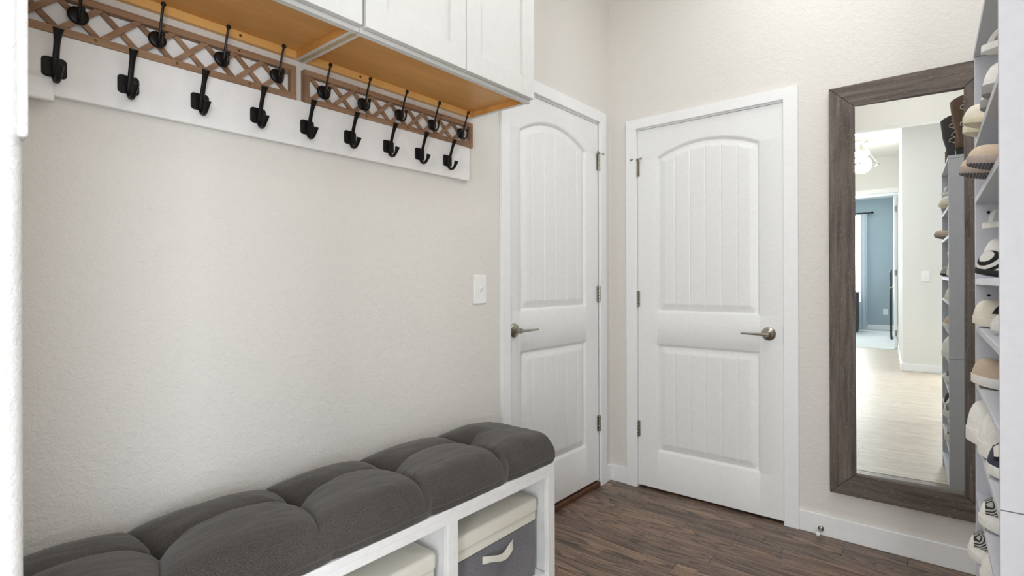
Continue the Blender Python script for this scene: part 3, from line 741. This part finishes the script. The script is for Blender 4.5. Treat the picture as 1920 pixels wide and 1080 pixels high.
# ================================================================== MIRROR
mx0, mx1, mz0, mz1, mf, md = 1.142, 1.712, 0.216, 2.041, 0.1005, 0.026
mr = thing('wall_mirror', (1.427, YB, mz0), 'tall wall mirror in a wide weathered dark wood frame', 'mirror')
yf, yk = YB - 0.034, YB - 0.001
def board(name, poly, mat): mk(name, *prism(poly, yk, yf, lambda a, b_, y_: (a, y_, b_)), mat, mr, bev=0.0025)
e = 0.0006
board('frame_board', [(mx0, mz0), (mx0, mz1), (mx0 + mf, mz1 - mf - e), (mx0 + mf, mz0 + mf + e)], 'weathered_z')
board('frame_board', [(mx1, mz0), (mx1, mz1), (mx1 - mf, mz1 - mf - e), (mx1 - mf, mz0 + mf + e)], 'weathered_z')
board('frame_board', [(mx0 + e, mz1), (mx1 - e, mz1), (mx1 - mf - e, mz1 - mf), (mx0 + mf + e, mz1 - mf)], 'weathered_x')
board('frame_board', [(mx0 + e, mz0), (mx1 - e, mz0), (mx1 - mf - e, mz0 + mf), (mx0 + mf + e, mz0 + mf)], 'weathered_x')
dl, ep = math.radians(2.4), -0.007
nrm = Vector((math.sin(dl), -math.cos(dl), ep)).normalized(); gu = Vector((math.cos(dl), math.sin(dl), 0)); gv = nrm.cross(gu); gv = gv if gv.z > 0 else -gv
gc = Vector((1.427, YB - 0.018, 1.1285)); hw_, hh_ = (mx1 - mx0) / 2 - mf + 0.004, (mz1 - mz0) / 2 - mf + 0.004
GV = [gc + gu * a * hw_ + gv * b_ * hh_ - nrm * t_ for t_ in (0.0, 0.003) for a, b_ in ((-1, -1), (1, -1), (1, 1), (-1, 1))]
mk('mirror_pane', GV, [(0, 1, 2, 3), (4, 5, 6, 7), (0, 1, 5, 4), (1, 2, 6, 5), (2, 3, 7, 6), (3, 0, 4, 7)], 'mirror_glass', mr)

# ================================================================== SHOE RACK
RT = math.radians(1.64); RF = Vector((1.6245, 2.0, 0)); RL, RDp = 0.67, 0.27
ct, st = math.cos(RT), math.sin(RT)
def rw(d, a, z=0.0): # depth inward d, distance a from the far side towards the camera
    return Vector((RF.x + ct * d + st * a, RF.y + st * d - ct * a, z))
rack = thing('shoe_rack', RF, 'tall white open shoe rack packed with shoes beside the mirror', 'shoe rack', None, RT)
def rbx(name, x0, x1, y0, y1, z0, z1, bev=0.001, mat='rack_white', par=rack): return box(name, x0, x1, y0, y1, z0, z1, mat, par, bev, local=True)
for ya in (-0.016, -RL):
    rbx('side_panel', 0, RDp, ya, ya + 0.016, 0, 0.747); rbx('side_panel', 0, RDp, ya, ya + 0.016, 0.749, 1.797)
rbx('top_board', -0.002, RDp, -RL, 0, 1.798, 1.814)
rbx('back_panel', RDp - 0.004, RDp, -RL + 0.016, -0.016, 0.06, 1.797, 0)
SH = [1.558, 1.402, 1.176, 1.047, 0.893, 0.738, 0.578, 0.42, 0.262, 0.085]   # top of shelf
for z in SH: rbx('shelf', 0.0, RDp - 0.004, -RL + 0.016, -0.016, z - 0.016, z)
rbx('plinth', 0.01, 0.026, -RL + 0.016, -0.016, 0, 0.069)
for z in (1.13, 1.36, 1.60, 0.95): 
    mk('shelf_pin', *lathe([(0.004, 0.0), (0.004, 0.004), (0.002, 0.005)], (0.02, -0.0165, z), 'Y', 10) if False else lathe([(0.002, -0.021), (0.004, -0.020), (0.004, -0.016)], (0.028, 0, z), 'Y', 10), 'dark_gap', rack, local=True, smooth=True)

# ---- shoes: local x from heel (0) to toe (L), z up
def shoe(name, label, cat, loc, rz, L=0.28, Wd=0.098, H=0.095, upper='shoe_white', sole='sole_white', ts=0.026, toe=0.055, band=None, laces=None, tread=None, pitch=0.0, chunky=0.0, knit=None, group='shoes on the white rack'):
    r = thing(name, loc, label, cat, group, rz)
    ns, nc = 26, 16
    def hw(s):
        k = max(0.0, 1 - ((abs(s - 0.5) - 0.22) / 0.28) ** 2) ** 0.5 if abs(s - 0.5) > 0.22 else 1.0
        return Wd / 2 * (0.74 + 0.26 * min(1, max(0, (s - 0.15) / 0.5))) * max(k, 0.03)
    def cz(s):  # toe spring
        return 0.012 * max(0, (s - 0.72) / 0.28) ** 2
    def top(s):
        if s < 0.3: z = H * (0.97 + 0.03 * math.cos(s / 0.3 * PI))
        elif s < 0.72: q = (s - 0.3) / 0.42; q = q * q * (3 - 2 * q); z = H * 0.95 * (1 - q) + toe * q
        else: z = toe
        z *= 1 + 0.14 * min(1.0, max(0.0, (s - 0.5) / 0.3))
        if s > 0.84: z *= max(0.0, 1 - ((s - 0.84) / 0.16) ** 2.8) ** 0.5
        if s < 0.06: z *= (1 - ((0.06 - s) / 0.06) ** 2 * 0.25)
        return z
    S = [(1 - math.cos(PI * i / ns)) / 2 for i in range(ns + 1)]
    # sole
    V, F = [], []
    for s in S:
        w = hw(s) * (1.06 + chunky); z0 = cz(s); t_ = ts * (1.0 + (0.25 if s < 0.4 else 0.0) * (1 - s / 0.4)) * (1 - 0.28 * max(0.0, (s - 0.55) / 0.45))
        for (a, b_) in ((-0.93, 0), (0.93, 0), (1.0, 0.3), (1.02, 0.75), (0.97, 1.0), (-0.97, 1.0), (-1.02, 0.75), (-1.0, 0.3)): V.append((s * L, a * w, z0 + b_ * t_))
    for i in range(ns):
        for k in range(8): F.append((i * 8 + k, i * 8 + (k + 1) % 8, (i + 1) * 8 + (k + 1) % 8, (i + 1) * 8 + k))
    F.append(tuple(range(8))); F.append(tuple(range(ns * 8, ns * 8 + 8)))
    so = mk('sole', V, F, sole, r, local=True, smooth=True)
    if tread:
        V, F = [], []
        for s in S[1:-1]:
            w = hw(s) * 0.97
            V += [(s * L, -w, cz(s) - 0.0012), (s * L, w, cz(s) - 0.0012), (s * L, w, cz(s) + 0.002), (s * L, -w, cz(s) + 0.002)]
        for i in range(ns - 2):
            for k in range(4): F.append((i * 4 + k, i * 4 + (k + 1) % 4, i * 4 + 4 + (k + 1) % 4, i * 4 + 4 + k))
        mk('tread', V, F, tread, so, local=True)
    # upper
    V, F = [], []
    for s in S:
        w = hw(s) * 0.98; z0 = cz(s) + ts * 0.62; zt = max(z0 + 0.002, cz(s) + top(s))
        dip = 0.0
        if 0.06 < s < 0.46: dip = math.sin((s - 0.06) / 0.40 * PI) * 0.55
        for k in range(nc + 1):
            a = PI * k / nc; c, q = math.cos(a), math.sin(a)
            zz = z0 + (zt - z0) * (q ** 0.62)
            if dip and q > 0.72: zz -= (zt - z0) * dip * ((q - 0.72) / 0.28)
            V.append((s * L * 0.995 + L * 0.0025, w * (1 if c >= 0 else -1) * abs(c) ** 0.75 * (1 - 0.16 * q), zz))
    m_ = nc + 1
    for i in range(ns):
        for k in range(nc): F.append((i * m_ + k, i * m_ + k + 1, (i + 1) * m_ + k + 1, (i + 1) * m_ + k))
    up = mk('upper', V, F, upper, r, local=True, smooth=True)
    # lining patch in the mouth
    V, F = [], []
    ss = [0.10 + 0.32 * i / 8 for i in range(9)]
    for s in ss:
        w = hw(s) * 0.5 * math.sin((s - 0.06) / 0.40 * PI) ** 0.5; z = cz(s) + ts * 0.9 + (top(s) - ts * 0.9) * (1 - 0.30 * math.sin((s - 0.06) / 0.40 * PI))
        V += [(s * L, -w, z), (s * L, w, z)]
    for i in range(8): F.append((2 * i, 2 * i + 1, 2 * i + 3, 2 * i + 2))
    mk('lining', V, F, 'shoe_lining', r, local=True)
    if laces:
        for i in range(4):
            s = 0.46 + 0.065 * i; w = hw(s) * 0.55; z = cz(s) + top(s)
            mk('lace', *tube([(s * L, -w, z - 0.006), (s * L + 0.004, -w * 0.4, z + 0.002), (s * L, w * 0.4, z + 0.003), (s * L + 0.004, w, z - 0.005)], 0.003, 6), laces, up, local=True, smooth=True)
    if band:   # overlay strips on both flanks
        for sg in (-1, 1):
            for j in range(3):
                V, F = [], []
                for i in range(7):
                    q = i / 6; s = 0.50 + 0.085 * j + 0.12 * q; w = hw(s); z0 = cz(s) + ts; zt = cz(s) + top(s)
                    for d_ in (0, 0.018):
                        a = PI * (0.03 + 0.40 * (1 - q)); c, sn = math.cos(a), math.sin(a)
                        V.append((s * L + d_, sg * (w * 0.98 * abs(c) ** 0.75 * (1 - 0.16 * sn) + 0.0015), z0 + (zt - z0) * sn ** 0.62 + 0.001))
                for i in range(6): F.append((2 * i, 2 * i + 1, 2 * i + 3, 2 * i + 2))
                mk('side_stripe', V, F, band, up, local=True)
    if knit:   # toe overlay cap of another cloth
        V, F = [], []
        Sx = [0.50 + 0.455 * i / 10 for i in range(11)]
        for s in Sx:
            w = hw(s) * 0.98; z0 = cz(s) + ts * 0.62; zt = cz(s) + top(s)
            for k in range(nc + 1):
                a = PI * (0.06 + 0.88 * k / nc); c, q = math.cos(a), math.sin(a)
                V.append((s * L, (w * (1 if c >= 0 else -1) * abs(c) ** 0.75 * (1 - 0.16 * q)) * 1.015, z0 + (zt - z0) * q ** 0.62 + 0.0014))
        for i in range(10):
            for k in range(nc): F.append((i * m_ + k, i * m_ + k + 1, (i + 1) * m_ + k + 1, (i + 1) * m_ + k))
        mk('vamp', V, F, knit, up, local=True, smooth=True)
    if pitch: r.rotation_euler = (0, pitch, rz)
    return r
def put(a, shelf_z, prot, L, dz=0.0):
    """heel position for a shoe whose toe sticks out of the rack front by prot"""
    p = rw(L - prot, a, shelf_z + 0.0005 + dz); return p
RZ = PI + RT
def S(a, zi, prot, label, L=0.255, rz=0.0, dz=0.0, name='sneaker', cat='shoe', **kw):
    return shoe(name, label, cat, put(a, SH[zi] if zi is not None else 0, prot, L, dz + (0.0015 if kw.get('tread') else 0)), RZ + rz, L, **kw)
S(0.10, 0, 0.030, 'cream soft slip-on with a ribbed sole, farthest on the top shelf by the mirror', upper='shoe_cream', sole='sole_cream', H=0.07, toe=0.046, ts=0.022, Wd=0.09, name='slip_on_shoe')
S(0.21, 0, 0.034, 'cream soft slip-on next to the farthest one on the top shelf', upper='shoe_cream', sole='sole_cream', H=0.07, toe=0.046, ts=0.022, Wd=0.09, name='slip_on_shoe')
S(0.34, 0, 0.008, 'white running shoe with grey sole on the top shelf beside the cream slip-ons', upper='shoe_white', sole='shoe_grey', laces='shoe_white', H=0.10, toe=0.062)
S(0.46, 0, 0.012, 'white running shoe with grey sole nearest on the top shelf, a sandal above it', upper='shoe_white', sole='shoe_grey', laces='shoe_white', H=0.10, toe=0.064)
S(0.40, 1, 0.048, 'tan flat shoe with patterned tread hanging over the second shelf edge', upper='shoe_tan', sole='sole_taupe', tread='shoe_tread', H=0.07, toe=0.038, ts=0.02, name='flat_shoe')
S(0.52, 1, 0.040, 'tan flat shoe nearest on the second shelf, its sole seen from below', upper='shoe_tan', sole='sole_taupe', tread='shoe_tread', H=0.07, toe=0.038, ts=0.02, name='flat_shoe')
S(0.20, 2, 0.0, 'white laced sneaker behind the zebra striped one at eye height', upper='shoe_white', sole='sole_white', laces='shoe_white', H=0.125, toe=0.085)
S(0.38, 2, 0.020, 'black and white zebra striped sneaker on the shelf at eye height', upper='shoe_zebra', sole='shoe_black', H=0.09, toe=0.052, ts=0.016)
S(0.12, 3, 0.012, 'cream sneaker with black trim standing at the back of the shelf below eye height', upper='shoe_cream', sole='shoe_cream', band='shoe_black', H=0.09, toe=0.062)
S(0.36, 3, -0.008, 'low white shoe with black mouth in front of the cream sneaker', upper='shoe_white', sole='sole_white', band='shoe_black', H=0.06, toe=0.04, ts=0.018)
S(0.14, 4, 0.016, 'tan canvas shoe with thick white midsole and brown underside', upper='shoe_tan', sole='sole_white', tread='sole_gum', H=0.085, toe=0.062, ts=0.03)
S(0.12, 5, 0.026, 'chunky off-white sneaker bulging out of the shelf below the tan canvas shoe', upper='shoe_white', sole='shoe_white', laces='shoe_cream', H=0.128, toe=0.098, ts=0.045, Wd=0.11, chunky=0.06)
S(0.26, 5, 0.010, 'second chunky off-white sneaker, between its twin and the navy one', upper='shoe_white', sole='shoe_white', laces='shoe_cream', H=0.128, toe=0.098, ts=0.045, Wd=0.11, chunky=0.06)
S(0.42, 5, 0.004, 'navy sneaker with white patterned vamp and white sole', upper='shoe_navy', sole='sole_white', knit='shoe_zebra', H=0.10, toe=0.066, ts=0.03)
S(0.29, 6, 0.010, 'grey herringbone knit sneaker with white toe, higher one', upper='shoe_white', sole='sole_white', knit='shoe_knit', H=0.09, toe=0.062, ts=0.028)
S(0.10, 7, 0.022, 'grey herringbone knit sneaker with white toe, lower one', upper='shoe_white', sole='sole_white', knit='shoe_knit', H=0.09, toe=0.066, ts=0.030)
S(0.24, 7, 0.006, 'white toed sneaker squeezed between the knit one and the olive one', upper='shoe_white', sole='sole_white', H=0.10, toe=0.07, ts=0.028)
S(0.40, 7, 0.004, 'olive checked slip-on sneaker with white sole near the bottom', upper='shoe_olive', sole='sole_white', H=0.12, toe=0.075, ts=0.02)
S(0.22, 8, 0.010, 'floral patterned canvas sneaker with white sole, lowest in view', upper='shoe_white', sole='sole_white', knit='shoe_floral', H=0.10, toe=0.07, ts=0.03)
# strappy sandals
def sandal(label, loc, rz, nstr, L=0.25, mat='shoe_white', heel=0.0):
    r = thing('strap_sandal', loc, label, 'sandal', 'shoes on the white rack', rz)
    out = []
    for i in range(17):
        q = i / 16; out.append((q * L, 0.034 * max(0.05, (1 - abs(2 * q - 1) ** 3.5)) ** 0.5 * (0.8 + 0.25 * q)))
    poly = out + [(x, -y_) for x, y_ in reversed(out)]
    mk('footbed', *prism(poly, 0.0, 0.014, lambda a, b_, z: (a, b_, z + heel * max(0, 1 - a / (L * 0.6)))), mat, r, local=True, smooth=True)
    for i in range(nstr):
        q = 0.30 + 0.55 * i / max(1, nstr - 1); x = q * L; hh = 0.062 - 0.03 * q
        V, F = [], []
        for k in range(13):
            a = PI * k / 12
            for d_ in (0, 0.009):
                for rr in (1.0, 0.94): V.append((x + d_ + 0.02 * math.cos(a) * (1 if i % 2 else -1), 0.036 * rr * math.cos(a), 0.010 + hh * rr * math.sin(a) + heel * max(0, 1 - x / (L * 0.6))))
        for k in range(12):
            a, b_ = k * 4, k * 4 + 4
            for p, q2 in ((0, 1), (1, 3), (3, 2), (2, 0)): F.append((a + p, a + q2, b_ + q2, b_ + p))
        mk('strap', V, F, mat, r, local=True, smooth=True)
    return r
def on_top(a, prot, z, L=0.25): return rw(L - prot, a, z)
sandal('white strappy sandal lying on the white laced sneaker', on_top(0.20, -0.004, SH[2] + 0.126), RZ, 6)
sandal('white sandal with one wide strap lying on the running shoe near the rack top', on_top(0.46, 0.012, SH[0] + 0.104), RZ, 3)
# boots on the rack top (seen in the mirror)
def boot(label, loc, rz, shaft_mat, foot_mat):
    r = thing('cowboy_boot', loc, label, 'boot', 'cowboy boots on top of the rack', rz)
    L = 0.27; V, F = [], []; n = 18
    # shaft
    lev = [(0.05, 0.052, 0.043, 0.07), (0.055, 0.054, 0.045, 0.12), (0.05, 0.064, 0.052, 0.18), (0.05, 0.072, 0.058, 0.25), (0.05, 0.076, 0.060, 0.30)]
    for cx, rx, ry, z in lev:
        for k in range(n):
            a = 2 * PI * k / n; dipz = 0.022 * (abs(math.cos(a)) ** 2 * -1 + 0.5) * (1 if z > 0.29 else 0)
            V.append((cx + rx * math.cos(a), ry * math.sin(a), z + dipz))
    for i in range(len(lev) - 1):
        for k in range(n): F.append((i * n + k, i * n + (k + 1) % n, (i + 1) * n + (k + 1) % n, (i + 1) * n + k))
    sh = mk('shaft', V, F, shaft_mat, r, local=True, smooth=True)
    for sg in (-1, 1):
        pts = [(0.05 + 0.028 * math.sin(i * 0.9) , sg * (0.050 + 0.0011 * i), 0.13 + 0.012 * i) for i in range(13)]
        mk('stitching', *tube(pts, 0.0016, 5), 'boot_stitch', sh, local=True)
        pts = [(0.05 + 0.040 * math.cos(i * 0.9), sg * (0.046 + 0.0010 * i), 0.12 + 0.012 * i) for i in range(13)]
        mk('stitching', *tube(pts, 0.0016, 5), 'boot_stitch', sh, local=True)
    # foot
    V, F = [], []; ns = 20
    for i in range(ns + 1):
        s = (1 - math.cos(PI * i / ns)) / 2; x = -0.004 + s * L
        w = 0.044 * (max(0.0, 1 - abs(2 * s - 1) ** 3) ** 0.6) * (1.05 - 0.35 * max(0, s - 0.55)) + 0.002
        zt = 0.11 if s < 0.35 else 0.11 - 0.06 * min(1, (s - 0.35) / 0.35); zt *= max(0.25, 1 - max(0, (s - 0.8) / 0.2) ** 2 * 0.7)
        z0 = 0.032 * max(0, 1 - s / 0.45) + 0.008
        for k in range(n):
            a = 2 * PI * k / n; V.append((x, w * math.cos(a), z0 + (zt - z0) * (0.5 + 0.5 * math.sin(a))))
    for i in range(ns):
        for k in range(n): F.append((i * n + k, i * n + (k + 1) % n, (i + 1) * n + (k + 1) % n, (i + 1) * n + k))
    F.append(tuple(range(n))); F.append(tuple(range(ns * n, ns * n + n)))
    mk('vamp', V, F, foot_mat, r, local=True, smooth=True)
    poly = [(0.0, 0.0), (0.058, 0.0), (0.066, 0.034), (-0.004, 0.036)]
    mk('heel', *prism(poly, -0.034, 0.034, lambda a, b_, y_: (a, y_, b_)), 'boot_dark', r, local=True, bev=0.002)
    out = []
    for i in range(15):
        q = i / 14; out.append((0.05 + q * (L - 0.05), 0.041 * max(0.02, 1 - max(0, (q - 0.3) / 0.7) ** 2.2) ** 0.7))
    poly = out + [(x, -y_) for x, y_ in reversed(out)]
    mk('outsole', *prism(poly, 0.0, 0.008, lambda a, b_, z: (a, b_, z + 0.026 * max(0, 1 - (a - 0.05) / 0.09))), 'boot_dark', r, local=True)
    return r
ZT = 1.8145
boot('brown stitched cowboy boot on the rack end by the mirror', rw(0.035, 0.075, ZT), RT, 'boot_brown', 'boot_brown')
boot('brown cowboy boot with near black shaft, farther back on the rack top', rw(0.012, 0.50, ZT), RT, 'boot_dark', 'boot_brown')

# ================================================================== HALL AND BEDROOM THINGS (seen in the mirror)
lp = thing('ceiling_lamp', (1.10, -3.1, 2.62), 'bright flush ceiling lamp with a clear ring, in the hall', 'ceiling lamp')
mk('canopy', *lathe([(0.08, 3.0), (0.08, 2.975), (0.03, 2.96), (0.015, 2.95), (0.015, 2.86)], (1.10, -3.1, 0), 'Z', 24), 'hall_metal', lp, smooth=True)
for k in range(4):
    a = k * PI / 2 + 0.4
    mk('bulb', *ball((1.10 + 0.065 * math.cos(a), -3.1 + 0.065 * math.sin(a), 2.82), 0.035, 12, (1, 1, 1.25)), 'lamp_glow', lp, smooth=True)
ringp = [(1.10 + 0.19 * math.cos(2 * PI * i / 40), -3.1 + 0.19 * math.sin(2 * PI * i / 40), 2.66) for i in range(41)]
mk('ring', *tube(ringp, 0.02, 8, flat=0.4), 'hall_metal', lp, smooth=True)
for k in range(3):
    a = k * 2 * PI / 3; mk('hanger_rod', *tube([(1.10 + 0.02 * math.cos(a), -3.1 + 0.02 * math.sin(a), 2.93), (1.10 + 0.185 * math.cos(a), -3.1 + 0.185 * math.sin(a), 2.67)], 0.004, 6), 'hall_metal', lp, smooth=True)
pl_ = bpy.data.lights.new('lamp_light', 'POINT'); pl_.energy = 10; pl_.shadow_soft_size = 0.12; pl_.color = (1, 0.96, 0.9)
plo = bpy.data.objects.new('lamp_light', pl_); COL.objects.link(plo); plo.location = (0, 0, 0.05); plo.parent = lp
rl = thing('recessed_light', (1.07, -2.6, 2.985), 'round recessed ceiling light in the hall', 'recessed light')
mk('light_rim', *lathe([(0.085, 2.999), (0.085, 2.988), (0.07, 2.986), (0.07, 2.999)], (1.07, -2.6, 0), 'Z', 24), 'plastic_white', rl, smooth=True)
mk('diffuser', *lathe([(0.068, 2.998), (0.068, 2.990)], (1.07, -2.6, 0), 'Z', 24), 'lamp_glow', rl)
cr = thing('curtain_rod', (0.30, -7.93, 2.42), 'black curtain rod with ball end over the bedroom window', 'curtain rod')
mk('rod', *tube([(-0.55, -7.93, 2.46), (1.13, -7.93, 2.46)], 0.011, 10), 'wire_black', cr, smooth=True)
mk('finial', *ball((1.15, -7.93, 2.46), 0.026, 12), 'wire_black', cr, smooth=True)
mk('finial', *ball((-0.57, -7.93, 2.46), 0.026, 12), 'wire_black', cr, smooth=True)
for xx in (-0.5, 1.09): box('bracket', xx - 0.008, xx + 0.008, -8.03, -7.92, 2.425, 2.452, 'wire_black', cr, 0.001)
def curtain(x0, x1, label):
    c = thing('curtain', ((x0 + x1) / 2, -7.93, 0.05), label, 'curtain', 'sheer bedroom curtains')
    V, F = [], []; n = 60
    for j, z in enumerate((2.44, 1.6, 0.8, 0.06)):
        for i in range(n + 1):
            q = i / n; V.append((x0 + (x1 - x0) * q, -7.93 + (0.016 + 0.008 * j) * math.sin(q * 2 * PI * 7 + 0.2 * j), z))
    for j in range(3):
        for i in range(n): a = j * (n + 1) + i; F.append((a, a + 1, a + n + 2, a + n + 1))
    mk('sheer_panel', V, F, 'sheer_curtain', c, smooth=True)
    for k in range(6):
        xx = x0 + (x1 - x0) * (k + 0.5) / 6
        mk('curtain_ring', *tube([(xx, -7.93 + 0.017 * math.cos(2 * PI * i / 12), 2.458 + 0.017 * math.sin(2 * PI * i / 12)) for i in range(13)], 0.0025, 6), 'wire_black', c, smooth=True)
curtain(0.56, 1.06, 'white sheer curtain at the blue corner of the bedroom window')
dr = thing('dresser', (0.55, -7.3, 0.0), 'dark dresser with grey top in the bedroom, edge seen in the mirror', 'dresser')
box('body', 0.15, 0.93, -7.6, -7.1, 0.12, 0.80, 'dark_furniture', dr, 0.004); box('top', 0.13, 0.955, -7.62, -7.08, 0.80, 0.825, 'grey_top', dr, 0.004)
for xx in (0.17, 0.88):
    for yy in (-7.58, -7.14): box('leg', xx, xx + 0.035, yy, yy + 0.035, 0.004, 0.13, 'dark_furniture', dr, 0.003)
for k in range(3):
    d = box('drawer', 0.17, 0.91, -7.1, -7.085, 0.15 + 0.215 * k, 0.345 + 0.215 * k, 'dark_furniture', dr, 0.003)
    mk('knob', *ball((0.54, -7.075, 0.25 + 0.215 * k), 0.014, 10), 'hall_metal', d, smooth=True)
lm = thing('leaning_mirror', (1.42, -6.4, 0.004), 'narrow black framed panel leaning by the bedroom door', 'mirror')
mbox('frame', [(1.44, 1.465, -6.7, -6.66, 0.005, 1.25), (1.44, 1.465, -6.16, -6.12, 0.005, 1.25), (1.44, 1.465, -6.66, -6.16, 1.21, 1.25), (1.44, 1.465, -6.66, -6.16, 0.005, 0.045)], 'wire_black', lm, 0.002)
box('pane', 1.450, 1.455, -6.665, -6.155, 0.04, 1.215, 'mirror_glass', lm, 0)
